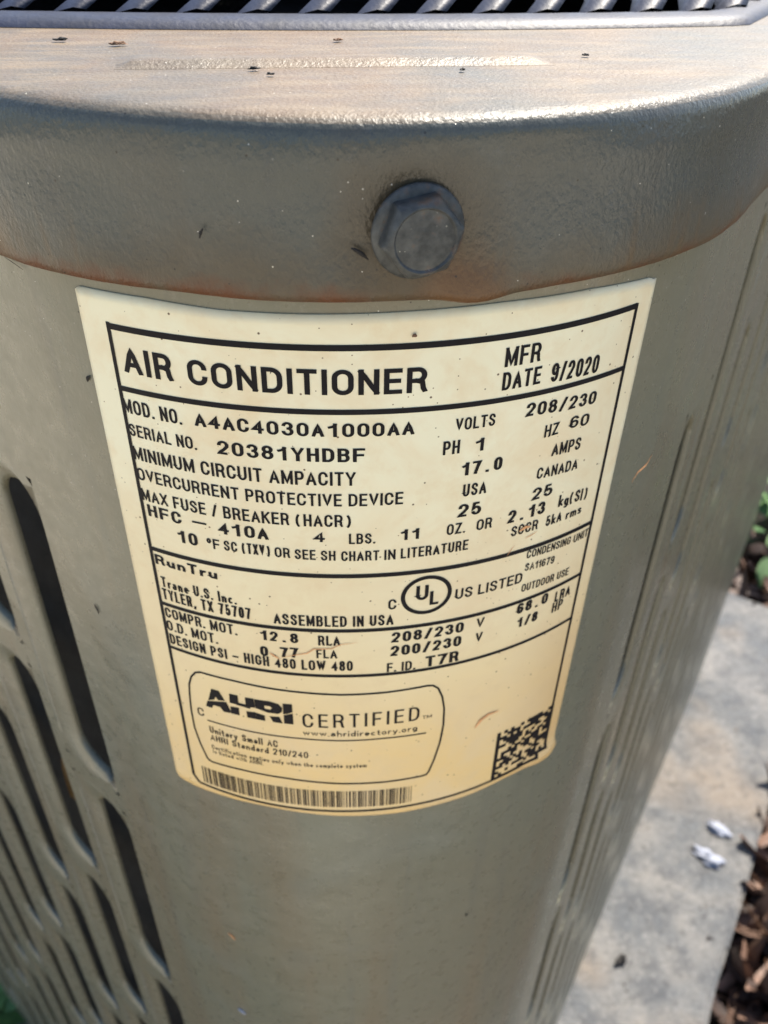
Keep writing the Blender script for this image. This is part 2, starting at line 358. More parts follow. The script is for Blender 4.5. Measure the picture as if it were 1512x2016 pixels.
SC2= [(-0.3016, 0.8132), (-0.2606, 0.7971), (-0.2353, 0.7906), (-0.2182, 0.7746), (-0.1769, 0.7717), (-0.1562, 0.7581), (-0.1152, 0.7515)]
SC3a = [(0.2746, 0.5117), (0.2967, 0.5055), (0.3064, 0.5007)]
SC3b = [(0.2318, 0.5475), (0.2422, 0.5314), (0.2484, 0.5224)]
SC4= [(0.6399, 0.5053), (0.6624, 0.486), (0.7085, 0.4862), (0.7323, 0.4677)]
# ------------------------------------------------------------------ the cabinet
unit = empty('air_conditioner', (0, 0, ZB * S))
UZ = -ZB * S
tag(unit, 'olive grey outdoor air conditioner with rounded corner, louvered walls and rating label', 'air conditioner')
def part(name, me, mat, smooth=False, parent=None):
    """geometry is written in corner-axis coordinates; the object sits at the unit's base"""
    o = link(name, me, mat, parent or unit, smooth)
    if parent is None: o.location = (0, 0, UZ)
    return o

PW, PH_T = .30, .15
ZT0, ZB0 = -.53, -1.85
PER = 1.4135
def sm(x):
    x = max(0.0, min(1.0, x)); return x * x * (3 - 2 * x)
def louver_mesh(side):
    """pressed pocket: x runs away from the corner, outward is -y for the right wall and +y for the left; z from the slot's top down"""
    H = ZT0 - ZB0
    DEL, DEP = (.092, .017) if side < 0 else (.115, .0055)
    loop = []   # (t, z, rect_t, rect_z)
    def arc(cx, cz, rx, rz, a0, a1, n=9):
        for i in range(n + 1):
            a = rad(a0 + (a1 - a0) * i / n); dx, dz = math.cos(a), math.sin(a); mx = max(abs(dx), abs(dz))
            loop.append((cx - rx * dx, cz + rz * dz, cx - rx * dx / mx, cz + rz * dz / mx))
    # side t=0 : upwards
    n = 14
    for i in range(1, n): loop.append((0, -H + PH_T + (H - 2 * PH_T) * i / n, 0, -H + PH_T + (H - 2 * PH_T) * i / n))
    arc(.14, -PH_T, .14, PH_T, 0, 90)
    arc(PW - .11, -.13, .11, .13, 90, 180)
    for i in range(1, n): z = -.13 - (H - .26) * i / n; loop.append((PW, z, PW, z))
    arc(PW - .11, -H + .13, .11, .13, 180, 270)
    arc(.14, -H + PH_T, .14, PH_T, 270, 360)
    V, F = [], []
    N = len(loop); o = -1 if side > 0 else 1
    NR = 9
    for (t, z, rt, rz) in loop: V.append((rt, 0, rz))
    for j in range(NR):
        f = j / (NR - 1)
        for (t, z, rt, rz) in loop:
            g = sm(t / .16)
            ti = t - DEL * sm(t / .22) * f
            zi = z + (-1 if z > -H / 2 else 1) * .055 * g * f * sm((abs(z + H / 2) - (H / 2 - .3)) / .3)
            d = DEP * g * (f ** 2.6)
            V.append((ti, -d * o, zi))
    base = 1 + NR - 1
    for i in range(N):                      # sheet thickness
        x, y, z = V[base * N + i]; V.append((x + .004, y - .018 * o, z))
    for j in range(NR + 1):
        for i in range(N):
            a, b_, c, d_ = j * N + i, j * N + (i + 1) % N, (j + 1) * N + (i + 1) % N, (j + 1) * N + i
            F.append((a, b_, c, d_) if side < 0 else (d_, c, b_, a))
    me = mesh('louver', [Vector(v) * S for v in V], F)
    me.materials.append(M['paint'])
    me.polygons.foreach_set('use_smooth', [True] * len(me.polygons))
    return me

wallV, wallF = [], []
def quad(u0, u1, z0, z1, nu=1, nz=1):
    b0 = len(wallV)
    for j in range(nz + 1):
        for i in range(nu + 1):
            wallV.append(P(u0 + (u1 - u0) * i / nu, z0 + (z1 - z0) * j / nz))
    for j in range(nz):
        for i in range(nu):
            a = b0 + j * (nu + 1) + i; wallF.append((a, a + 1, a + nu + 2, a + nu + 1))
UL0, UR0 = -1.0227, 1.0895
quad(UL0, UR0, ZB, .37, 150, 12)
louvers = []
def build_wall(side, u0, pitch):
    A = HR if side > 0 else HL
    T = Vector((side * math.cos(A), math.sin(A), 0))
    ang = math.atan2(T.y, T.x)
    k = 0
    while abs(u0) + (k + 1) * pitch < WALL_END:
        ua = u0 + side * k * pitch; ub = ua + side * PW; uc = ua + side * pitch
        quad(ub, uc, ZB, .37)
        zt = ZT0 + (.495 if k % 2 else 0)
        spans = []
        z = .37
        for r in range(6):
            top = zt - PER * r; bot = top - (ZT0 - ZB0)
            quad(ua, ub, top, z); z = bot
            louvers.append((side, ua, top, ang))
        quad(ua, ub, ZB, z)
        k += 1
    ua = u0 + side * k * pitch
    quad(ua, side * WALL_END, ZB, .37)
build_wall(-1, UL0, .367); build_wall(1, UR0, .39)
wall = part('cabinet_panel', mesh('cabinet_panel', wallV, wallF), M['paint'], True)
LM = {1: louver_mesh(1), -1: louver_mesh(-1)}
for side, ua, top, ang in louvers:
    if abs(ua) > 8.2 : continue
    o = bpy.data.objects.new('louver', LM[side]); COL.objects.link(o); o.parent = wall
    o.location = P(ua, top); o.rotation_euler = (0, 0, ang)
# the few farthest columns are closed plainly
cV, cF = [], []
for side, ua, top, ang in louvers:
    if abs(ua) <= 8.2: continue
    b0 = len(cV)
    for (uu, zz) in ((ua, top), (ua + side * PW, top), (ua + side * PW, top - (ZT0 - ZB0)), (ua, top - (ZT0 - ZB0))): cV.append(P(uu, zz))
    cF.append((b0, b0 + 1, b0 + 2, b0 + 3))
for i in range(0, len(cV), 4): part('end_panel', mesh('end_panel', cV[i:i + 4], [(0, 1, 2, 3)]), M['paint'])

# coil inside: a finned wall set back from the sheet metal
def coil():
    V, F = [], []
    us = []
    u = -WALL_END + .3
    while u < WALL_END - .3:
        us.append(u); u += .05
    for i, u in enumerate(us):
        off = -.32 - (.035 if i % 2 else 0)
        V += [P(u, ZB + .02, off), P(u, .30, off)]
        if i: a = 2 * i; F.append((a - 2, a, a + 1, a - 1))
    return mesh('condenser_coil', V, F)
part('condenser_coil', coil(), M['coil'])

# backs of the cabinet so that it is closed
pl, pr = P(-WALL_END, 0), P(WALL_END, 0)
BACK = Vector((0, pl.y + (pl.y - P(0, 0).y) * .78, 0))
bV = [pl + Vector((0, 0, ZB * S)), BACK + Vector((0, 0, ZB * S)), pr + Vector((0, 0, ZB * S)), pl + Vector((0, 0, .37 * S)), BACK + Vector((0, 0, .37 * S)), pr + Vector((0, 0, .37 * S))]
part('back_panel', mesh('back_panel', bV, [(0, 1, 4, 3), (1, 2, 5, 4)]), M['paint'])

# ------------------------------------------------------------------ top cover with its skirt
def cover():
    prf = [(.020, .130), (.022, .104), (.034, .098), (.046, .104), (.050, .120), (.051, .145), (.051, .175), (.051, .205), (.051, .235), (.052, .265),
           (.0535, .298), (.0565, .315), (.0585, .330), (.0585, .345), (.0575, .359), (.0565, .370), (.0535, .380), (.048, .388), (.040, .394), (.030, .3975), (.018, .3993), (.0, .400), (-.05, .400)]
    us = []
    u = -2.6
    while u < 2.6: us.append(u); u += .018
    us = [-WALL_END - .03, -8, -6.5, -5, -4, -3.2] + us + [3.2, 4, 5, 6.5, 8, WALL_END + .03]
    V, F = [], []
    for u in us:
        for (off, z) in prf:
            w = sm((.385 - z) / .05)
            o = off + w * (0.016 * (noise.noise(Vector((u * 2.6, z * 3.0, 1.7)))) + .0035 * noise.noise(Vector((u * 7, z * 9, 4.2))))
            zz = z
            if z < .14:      # wavy hem
                zz += .004 * noise.noise(Vector((u * 4, 0, 9.0))) + .0012 * noise.noise(Vector((u * 23, 0, 3.0)))
                # sagging lip right of the bolt
                zz += -.008 * math.exp(-((u - .085) / .05) ** 2) + .012 * sm((u + .2) / .9)
                o += .008 * math.exp(-((u - .085) / .06) ** 2)
            V.append(P(u, zz, o))
    n = len(prf)
    for i in range(len(us) - 1):
        for j in range(n - 1):
            a = i * n + j; F.append((a, a + n, a + n + 1, a + 1))
    me = mesh('top_cover', V, F)
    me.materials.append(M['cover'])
    me.polygons.foreach_set('use_smooth', [True] * len(me.polygons))
    rim = [V[i * n + n - 1] for i in range(len(us))]
    return me, rim
cme, rim = cover()
cov = part('top_cover', cme, None)
GC = Vector((.25, 6.38, 0)); GR = 6.60
_lines = [((math.sin(HR), -math.cos(HR)), .86), ((-math.sin(HL), -math.cos(HL)), .86)]
for _p in (pl, pr):
    d = Vector((BACK.x - _p.x, BACK.y - _p.y)) / S; nn = Vector((d.y, -d.x)).normalized()
    if nn.dot(Vector((BACK.x, BACK.y)) / S - Vector((GC.x, GC.y))) < 0: nn = -nn
    _lines.append(((nn.x, nn.y), nn.dot(Vector((BACK.x, BACK.y)) / S) - .3))
def rb(a):
    """distance from the guard's middle to its outer edge: a wide arc across the corner, straight along the walls"""
    r = GR; c, s_ = math.cos(a), math.sin(a)
    for (nx, ny), off in _lines:
        den = nx * c + ny * s_
        if den > 1e-6: r = min(r, (off - nx * GC.x - ny * GC.y) / den)
    return r
def top_sheet():
    bm = bmesh.new()
    outer = [bm.verts.new(v) for v in rim] + [bm.verts.new((BACK.x, BACK.y + .02, .4 * S))]
    inner = []
    N = 360
    for i in range(N):
        a = 2 * math.pi * i / N
        inner.append(bm.verts.new(((GC.x + (rb(a) - .12) * math.cos(a)) * S, (GC.y + (rb(a) - .12) * math.sin(a)) * S, .4 * S)))
    E_ = []
    for L in (outer, inner):
        for i in range(len(L)): E_.append(bm.edges.new((L[i], L[(i + 1) % len(L)])))
    bmesh.ops.triangle_fill(bm, use_beauty=True, use_dissolve=False, edges=E_)
    bmesh.ops.recalc_face_normals(bm, faces=bm.faces)
    me = bpy.data.meshes.new('top_plate'); bm.to_mesh(me); bm.free()
    return me
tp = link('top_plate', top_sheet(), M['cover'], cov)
# pressed stiffening rib: long low ridge parallel to the guard
def rib():
    V, F = [], []
    secs = 60
    x0, x1 = -.50, .315
    prf = [(-.652, 0), (-.640, .004), (-.626, .0095), (-.612, .011), (-.59, .0085), (-.54, .002), (-.50, 0)]
    for i in range(secs + 1):
        f = i / secs; x = x0 + (x1 - x0) * f
        e = sm(min(f, 1 - f) / .045)
        for (y, h) in prf:
            yy = -.66 + (y + .66) * (.25 + .75 * e) if False else y
            hh = h * e + .0009 * noise.noise(Vector((x * 30, y * 60, 0))) * (1 if h > 0 else 0)
            V.append(Vector((x + (.0), yy - .012 * f, .4003 + hh)) * S)
    n = len(prf)
    for i in range(secs):
        for j in range(n - 1):
            a = i * n + j; F.append((a, a + n, a + n + 1, a + 1))
    return mesh('pressed_rib', V, F)
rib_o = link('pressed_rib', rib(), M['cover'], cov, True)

# ------------------------------------------------------------------ fan guard
def ring(profile, n=720, a0=0, a1=2 * math.pi, closed=True):
    V, F = [], []
    m = len(profile); N = n if closed else n + 1
    for i in range(N):
        a = a0 + (a1 - a0) * i / n
        for (r, z) in profile: V.append(Vector((GC.x + max(.02, rb(a) + r) * math.cos(a), GC.y + max(.02, rb(a) + r) * math.sin(a), z)) * S)
    for i in range(n):
        i2 = (i + 1) % N
        for j in range(m - 1): F.append((i * m + j, i2 * m + j, i2 * m + j + 1, i * m + j + 1))
    return mesh('ring', V, F)
guard = part('fan_guard', ring([(0, .401), (-.012, .412), (-.05, .419), (-.10, .421), (-.14, .417), (-.17, .402), (-.18, .33)]), M['guard'], True)
guard.data.name = 'fan_guard'
well = part('fan_well', ring([(-.12, .398), (-.19, .38), (-.24, -.6), (-99, -.6)], 360), M['black'], True)
def vane_mesh(r0):
    V, F = [], []
    n = 14
    for i in range(n + 1):
        f = i / n; r = (r0 - .12) * (1 - .9 * f * f) - .25 * f * (1 - f)
        a = f * .10 + .10 * f * f
        z = .412 + .045 * math.sin(min(1, f * 8) * math.pi / 2)
        wd = .058 * (1 - .85 * f)
        c, s_ = math.cos(a), math.sin(a)
        for (dw, dz) in ((-wd, -.03), (-wd * .4, .004), (wd * .5, .016), (wd, .012), (wd * .6, -.004)):
            V.append(Vector((r * c - dw * s_, r * s_ + dw * c, z + dz)) * S)
    for i in range(n):
        for j in range(4):
            a = i * 5 + j; F.append((a, a + 5, a + 6, a + 1))
    me = mesh('vane', V, F); me.materials.append(M['guard']); me.polygons.foreach_set('use_smooth', [True] * len(me.polygons)); return me
NV = 290
for i in range(NV):
    a = 2 * math.pi * i / NV
    o = bpy.data.objects.new('vane', vane_mesh(rb(a))); COL.objects.link(o); o.parent = guard
    o.location = Vector((GC.x, GC.y, 0)) * S; o.rotation_euler = (0, 0, a)

# ------------------------------------------------------------------ bolt
def lathe(profile, n=64):
    V, F = [], []
    m = len(profile)
    for i in range(n):
        a = 2 * math.pi * i / n
        for (r, z) in profile: V.append(Vector((r * math.cos(a), r * math.sin(a), z)) * S)
    for i in range(n):
        i2 = (i + 1) % n
        for j in range(m - 1): F.append((i * m + j, i2 * m + j, i2 * m + j + 1, i * m + j + 1))
    return V, F
bn = Vector((math.sin(.09), -math.cos(.09), -.03)).normalized()
bx = Vector((math.cos(.09), math.sin(.09), 0)); by = bn.cross(bx).normalized(); bx = by.cross(bn)
bu = -.0235
bp = P(bu, .2265, .0505)
bolt = empty('hex_bolt'); bolt.parent = unit
bolt.matrix_local = Matrix.Translation((0, 0, UZ)) @ Matrix(((bx.x, by.x, bn.x, bp.x), (bx.y, by.y, bn.y, bp.y), (bx.z, by.z, bn.z, bp.z), (0, 0, 0, 1)))
V, F = lathe([(.020, -.006), (.0765, -.004), (.0785, .001), (.0785, .0045), (.076, .008), (.066, .011), (.055, .0125)], 72)
link('washer_flange', mesh('washer_flange', V, F), M['bolt'], bolt, True)
def hexhead():
    V, F = [], []
    n = 96
    rows = [(1.0, .008, 1), (1.0, .030, 1), (.985, .036, .8), (.955, .041, .45), (.90, .0445, .0), (.86, .0455, 0), (.83, .0440, 0), (.80, .0420, 0), (.55, .0430, 0), (.25, .0435, 0), (.0, .0435, 0)]
    for i in range(n):
        a = 2 * math.pi * i / n; b_ = (a - rad(10)) % (math.pi / 3) - math.pi / 6
        hexr = .061 / math.cos(b_)
        for (f, z, hx) in rows:
            r = hexr * hx + .061 * (1 - hx)
            V.append(Vector((r * f * math.cos(a), r * f * math.sin(a), z)) * S)
    m = len(rows)
    for i in range(n):
        i2 = (i + 1) % n
        for j in range(m - 1): F.append((i * m + j, i2 * m + j, i2 * m + j + 1, i * m + j + 1))
    return mesh('hex_head', V, F)
hh = link('hex_head', hexhead(), M['bolt'], bolt, False)
hh.data.polygons.foreach_set('use_smooth', [False] * len(hh.data.polygons))

# ------------------------------------------------------------------ rating label
def interp(pts, x):
    for (a, b) in zip(pts, pts[1:]):
        if a[0] <= x <= b[0]: return a[1] + (b[1] - a[1]) * ((x - a[0]) / (b[0] - a[0]) if b[0] > a[0] else 0)
    return pts[0][1] if x < pts[0][0] else pts[-1][1]
iL = 2
bot = sorted([p for p in OUT if p[1] > 1.39] , key=lambda p: p[0])
top = sorted([p for p in OUT if p[1] < -.04], key=lambda p: p[0])
def lab_u(b, side):     # left and right edge at height v
    return interp([(-.05, -.6645), (1.41, -.6645)], b) if side < 0 else interp([(-.05, .537), (.5, .533), (1.41, .5235)], b)
def lift(u, v):
    return .0030 + .020 * sm((u - .40) / .12) * sm((v - 1.37) / .07)
def Q(u, v, e=0.0):
    return P(u, -v, lift(u, v) + e)
def build_label():
    V, F = [], []
    NU, NVv = 110, 70
    for j in range(NVv + 1):
        b = j / NVv
        for i in range(NU + 1):
            a = i / NU; a = a - .012 * math.sin(2 * math.pi * a) * 3
            v = -.07 + 1.52 * b
            u = lab_u(v, -1) * (1 - a) + lab_u(v, 1) * a
            vt, vb = interp(top, u), interp(bot, u)
            v = vt + (vb - vt) * b
            u = lab_u(v, -1) * (1 - a) + lab_u(v, 1) * a
            V.append(Q(u, v))
    W = NU + 1
    for j in range(NVv):
        for i in range(NU):
            a = j * W + i; F.append((a, a + W, a + W + 1, a + 1))
    # edge down to the sheet
    border = [i for i in range(W)] + [j * W + NU for j in range(1, NVv + 1)] + [NVv * W + i for i in range(NU - 1, -1, -1)] + [j * W for j in range(NVv - 1, 0, -1)]
    b0 = len(V)
    for i in border:
        p = V[i]; r = math.hypot(p.x, p.y); f = (r - .0028 * S) / r
        V.append(Vector((p.x * f, p.y * f, p.z)))
    n = len(border)
    for i in range(n): F.append((border[i], border[(i + 1) % n], b0 + (i + 1) % n, b0 + i))
    return mesh('rating_label', V, F)
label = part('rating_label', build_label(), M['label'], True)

EI = .0010
class Ink:
    def __init__(s): s.V = []; s.F = []
    def poly(s, pts2, e=EI):
        """pts2: loops in (u, v); tessellated"""
        from mathutils.geometry import tessellate_polygon
        loops = pts2 if isinstance(pts2[0], list) else [pts2]
        flat = [p for L in loops for p in L]
        tri = tessellate_polygon([[Vector((p[0], p[1], 0)) for p in L] for L in loops])
        b0 = len(s.V)
        for p in flat: s.V.append(Q(p[0], p[1], e))
        for t in tri: s.F.append(tuple(b0 + i for i in t))
    def stroke(s, pts, tx, ty, closed=False, cap=True, clamp=None, e=EI, seg=.012, taper=False):
        """a ribbon of given thickness along (u, v) points"""
        # resample long spans
        P2 = []
        n = len(pts)
        for i in range(n - (0 if closed else 1)):
            a, b = pts[i], pts[(i + 1) % n]
            d = math.hypot(b[0] - a[0], b[1] - a[1]); m = max(1, int(d / seg))
            for q in range(m): P2.append((a[0] + (b[0] - a[0]) * q / m, a[1] + (b[1] - a[1]) * q / m))
        if not closed: P2.append(pts[-1])
        n = len(P2); b0 = len(s.V)
        for i in range(n):
            if closed: p, q = P2[i - 1], P2[(i + 1) % n]
            else: p, q = P2[max(0, i - 1)], P2[min(n - 1, i + 1)]
            c = P2[i]
            def nd(a, b):
                dx, dy = b[0] - a[0], b[1] - a[1]; l = math.hypot(dx, dy) or 1e-9; return dx / l, dy / l
            if closed or 0 < i < n - 1: d1, d2 = nd(p, c), nd(c, q)
            else: d1 = d2 = nd(p, q)
            nx, ny = -(d1[1] + d2[1]), d1[0] + d2[0]; l = math.hypot(nx, ny) or 1e-9; nx /= l; ny /= l
            k = 1 / max(.45, nx * -d1[1] + ny * d1[0])
            cx, cy = c
            if cap and not closed and i in (0, n - 1):
                sg = -1 if i == 0 else 1; cx += sg * d1[0] * tx / 2; cy += sg * d1[1] * ty / 2
            w = 1.0
            if taper: w = .12 + .88 * math.sin(math.pi * (i + .3) / (n - .4 + .0))
            for sg in (-1, 1):
                x = cx + sg * nx * tx / 2 * k * w; y = cy + sg * ny * ty / 2 * k * w
                if clamp: y = min(max(y, clamp[0]), clamp[1])
                s.V.append(Q(x, y, e))
        for i in range(n - (0 if closed else 1)):
            a = b0 + 2 * i; c = b0 + 2 * ((i + 1) % n); s.F.append((a, a + 1, c + 1, c))
    def build(s, name, mat, parent): return link(name, mesh(name, s.V, s.F), mat, parent)

def arcp(cx, cy, rx, ry, a0, a1, n=8):
    return [(cx + rx * math.cos(rad(a0 + (a1 - a0) * i / n)), cy + ry * math.sin(rad(a0 + (a1 - a0) * i / n))) for i in range(n + 1)]
def ro(x0, y0, x1, y1, ry=.3):
    cx, rx = (x0 + x1) / 2, (x1 - x0) / 2
    return arcp(cx, y1 - ry, rx, ry, 0, 180, 12) + arcp(cx, y0 + ry, rx, ry, 180, 360, 12)
def bowl(x0, x1, y0, y1, r=.5):     # right-hand bowl from (x0,y1) round to (x0,y0)
    ry = (y1 - y0) / 2; rx = min(r, (x1 - x0))
    return [(x0, y1)] + arcp(x1 - rx, (y0 + y1) / 2, rx, ry, 90, -90, 10) + [(x0, y0)]
X = .52  # x-height
G = {   # glyph: (width, [(points, closed)])
'A': (1.05, [([(0, 0), (.5, 1), (1, 0)], 0), ([(.2, .3), (.8, .3)], 0)]),
'B': (.92, [([(0, 0), (0, 1)], 0), (bowl(0, .95, .53, 1, .4), 0), (bowl(0, 1, 0, .53, .4), 0)]),
'C': (.95, [([(1, .66)] + arcp(.5, .7, .5, .3, 0, 180, 12) + arcp(.5, .3, .5, .3, 180, 360, 12) + [(1, .35)], 0)]),
'D': (.95, [([(0, 0), (0, 1)], 0), ([(0, 1), (.45, 1)] + arcp(.45, .65, .55, .35, 90, 0) + arcp(.45, .35, .55, .35, 0, -90) + [(0, 0)], 0)]),
'E': (.80, [([(1, 1), (0, 1), (0, 0), (1, 0)], 0), ([(0, .52), (.9, .52)], 0)]),
'F': (.76, [([(1, 1), (0, 1), (0, 0)], 0), ([(0, .5), (.88, .5)], 0)]),
'G': (.98, [([(1, .68)] + arcp(.5, .7, .5, .3, 0, 180, 12) + arcp(.5, .3, .5, .3, 180, 360, 12) + [(1, .46), (.55, .46)], 0)]),
'H': (.92, [([(0, 0), (0, 1)], 0), ([(1, 0), (1, 1)], 0), ([(0, .52), (1, .52)], 0)]),
'I': (0, [([(0, 0), (0, 1)], 0)]),
'K': (.95, [([(0, 0), (0, 1)], 0), ([(1, 1), (0, .42)], 0), ([(.35, .62), (1, 0)], 0)]),
'L': (.75, [([(0, 1), (0, 0), (1, 0)], 0)]),
'M': (1.25, [([(0, 0), (0, 1)], 0), ([(1, 0), (1, 1)], 0), ([(0, 1), (.5, .1), (1, 1)], 0)]),
'N': (.95, [([(0, 0), (0, 1)], 0), ([(1, 0), (1, 1)], 0), ([(0, 1), (1, 0)], 0)]),
'O': (1.0, [(ro(0, 0, 1, 1), 1)]),
'P': (.90, [([(0, 0), (0, 1)], 0), (bowl(0, 1, .44, 1, .4), 0)]),
'R': (.95, [([(0, 0), (0, 1)], 0), (bowl(0, .97, .47, 1, .4), 0), ([(.5, .47), (.85, .40), (.93, .1), (1, 0)], 0)]),
'S': (.92, [([(.97, .70)] + arcp(.5, .76, .47, .24, 10, 180, 9) + [(.08, .66), (.5, .53), (.92, .38)] + arcp(.5, .24, .48, .24, 10, -170, 10) + [(.02, .31)], 0)]),
'T': (.88, [([(0, 1), (1, 1)], 0), ([(.5, 0), (.5, 1)], 0)]),
'U': (.93, [([(0, 1), (0, .3)] + arcp(.5, .3, .5, .3, 180, 360, 12) + [(1, 1)], 0)]),
'V': (1.0, [([(0, 1), (.5, 0), (1, 1)], 0)]),
'W': (1.5, [([(0, 1), (.26, 0), (.5, .9), (.74, 0), (1, 1)], 0)]),
'X': (1.0, [([(0, 0), (1, 1)], 0), ([(0, 1), (1, 0)], 0)]),
'Y': (1.0, [([(0, 1), (.5, .43), (1, 1)], 0), ([(.5, .43), (.5, 0)], 0)]),
'Z': (.88, [([(0, 1), (1, 1), (0, 0), (1, 0)], 0)]),
'0': (.85, [(ro(0, 0, 1, 1), 1)]),
'1': (.42, [([(0, .74), (.55, .80), (1, 1)], 0), ([(1, 0), (1, 1)], 0)]),
'2': (.85, [([(0, .68)] + arcp(.5, .74, .5, .26, 180, 0, 10) + [(.98, .62), (.6, .36), (.1, .12), (0, 0), (1, 0)], 0)]),
'3': (.85, [([(0, .74)] + arcp(.48, .76, .46, .24, 170, -80, 12) + [(.38, .53)], 0), ([(.38, .53)] + arcp(.5, .265, .5, .265, 80, -175, 13) + [(0, .30)], 0)]),
'4': (.90, [([(.75, 0), (.75, 1), (0, .28), (1, .28)], 0)]),
'5': (.85, [([(.92, 1), (.16, 1), (.04, .48)] + arcp(.5, .32, .5, .32, 140, -170, 13), 0)]),
'6': (.85, [([(.95, .76)] + arcp(.5, .70, .5, .3, 25, 180, 9) + [(0, .3)] + arcp(.5, .3, .5, .3, 180, 360, 10) + arcp(.5, .32, .5, .27, 0, 180, 9), 0)]),
'7': (.85, [([(0, 1), (1, 1), (.6, .5), (.35, 0)], 0)]),
'8': (.85, [(arcp(.5, .77, .45, .23, -90, 270, 16), 0), (arcp(.5, .27, .5, .27, 90, 450, 16), 0)]),
'9': (.85, [([(.05, .24)] + arcp(.5, .30, .5, .3, 205, 360, 9) + [(1, .7)] + arcp(.5, .7, .5, .3, 0, 180, 10) + arcp(.5, .68, .5, .27, 180, 360, 9), 0)]),
'.': (0, [([(0, 0), (0, .015)], 0)]),
',': (.1, [([(1, .04), (0, -.14)], 0)]),
'-': (1.0, [([(0, .42), (1, .42)], 0)]),
'/': (.55, [([(0, -.02), (1, 1.02)], 0)]),
'(': (.6, [(arcp(1.0, .44, 1.0, .62, 112, 248, 11), 0)]),
')': (.6, [(arcp(0, .44, 1.0, .62, 68, -68, 11), 0)]),
'°': (.42, [(arcp(.5, .78, .5, .22, 0, 360, 12), 0)]),
' ': (.18, []),
'a': (.74, [([(.08, X * .82)] + arcp(.52, X * .74, .44, X * .26, 150, 0, 7) + [(.96, 0)], 0), ([(.96, X * .55)] + arcp(.42, X * .28, .42, X * .28, 90, 270, 8) + [(.96, X * .12)], 0)]),
'b': (.75, [([(0, 0), (0, 1)], 0), (arcp(.5, X / 2, .5, X / 2, 0, 360, 14), 0)]),
'c': (.70, [(arcp(.5, X / 2, .5, X / 2, 40, 320, 12), 0)]),
'd': (.75, [([(1, 0), (1, 1)], 0), (arcp(.5, X / 2, .5, X / 2, 0, 360, 14), 0)]),
'e': (.74, [([(0, X * .5), (1, X * .5)] + arcp(.5, X / 2, .5, X / 2, 0, 320, 13), 0)]),
'f': (.36, [([(1, 1), (.6, .97), (.45, .8), (.45, 0)], 0), ([(0, X), (1, X)], 0)]),
'g': (.75, [(arcp(.5, X / 2, .5, X / 2, 0, 360, 14), 0), ([(1, X), (1, -.1)] + arcp(.5, -.1, .5, .16, 0, -160, 7), 0)]),
'h': (.72, [([(0, 0), (0, 1)], 0), ([(0, X * .5)] + arcp(.5, X * .6, .5, X * .4, 160, 0, 8) + [(1, 0)], 0)]),
'i': (0, [([(0, 0), (0, X)], 0), ([(0, .86), (0, .93)], 0)]),
'k': (.75, [([(0, 0), (0, 1)], 0), ([(1, X), (0, .2)], 0), ([(.35, .33), (1, 0)], 0)]),
'l': (0, [([(0, 0), (0, 1)], 0)]),
'm': (1.2, [([(0, 0), (0, X)], 0), ([(0, X * .6)] + arcp(.25, X * .65, .25, X * .35, 160, 0, 7) + [(.5, 0)], 0), ([(.5, X * .6)] + arcp(.75, X * .65, .25, X * .35, 160, 0, 7) + [(1, 0)], 0)]),
'n': (.72, [([(0, 0), (0, X)], 0), ([(0, X * .5)] + arcp(.5, X * .6, .5, X * .4, 160, 0, 8) + [(1, 0)], 0)]),
'o': (.75, [(arcp(.5, X / 2, .5, X / 2, 0, 360, 16), 0)]),
'p': (.75, [([(0, -.28), (0, X)], 0), (arcp(.5, X / 2, .5, X / 2, 0, 360, 14), 0)]),
'r': (.42, [([(0, 0), (0, X)], 0), ([(0, X * .55), (.35, X * .9), (1, X)], 0)]),
's': (.66, [([(.95, X * .74)] + arcp(.5, X * .77, .45, X * .23, 15, 180, 7) + [(.5, X * .52), (.95, X * .36)] + arcp(.5, X * .24, .48, X * .24, 0, -165, 8), 0)]),
't': (.4, [([(.4, .85), (.4, .12), (.6, 0), (1, 0)], 0), ([(0, X), (1, X)], 0)]),
'u': (.72, [([(0, X), (0, X * .4)] + arcp(.5, X * .4, .5, X * .4, 180, 330, 8) + [(1, X * .5)], 0), ([(1, 0), (1, X)], 0)]),
'w': (1.15, [([(0, X), (.25, 0), (.5, X), (.75, 0), (1, X)], 0)]),
'y': (.75, [([(0, X), (.5, .02)], 0), ([(1, X), (.42, -.22), (.1, -.25)], 0)]),
}
STY = {  # tx, ty relative to cap height, letter gap, space width, monospaced
'B': (.195, .165, .17, .30, 0), 'c': (.168, .138, .14, .26, 0), 'w': (.245, .155, 0, 0, 1), 'W': (.26, .18, .22, .3, 0), 's': (.15, .135, .13, .25, 0),
'm': (.125, .095, .30, .3, 0), 't': (.14, .11, .2, .3, 0), 'x': (.125, .115, .2, .3, 0), 'n': (.14, .12, .15, .3, 0)}
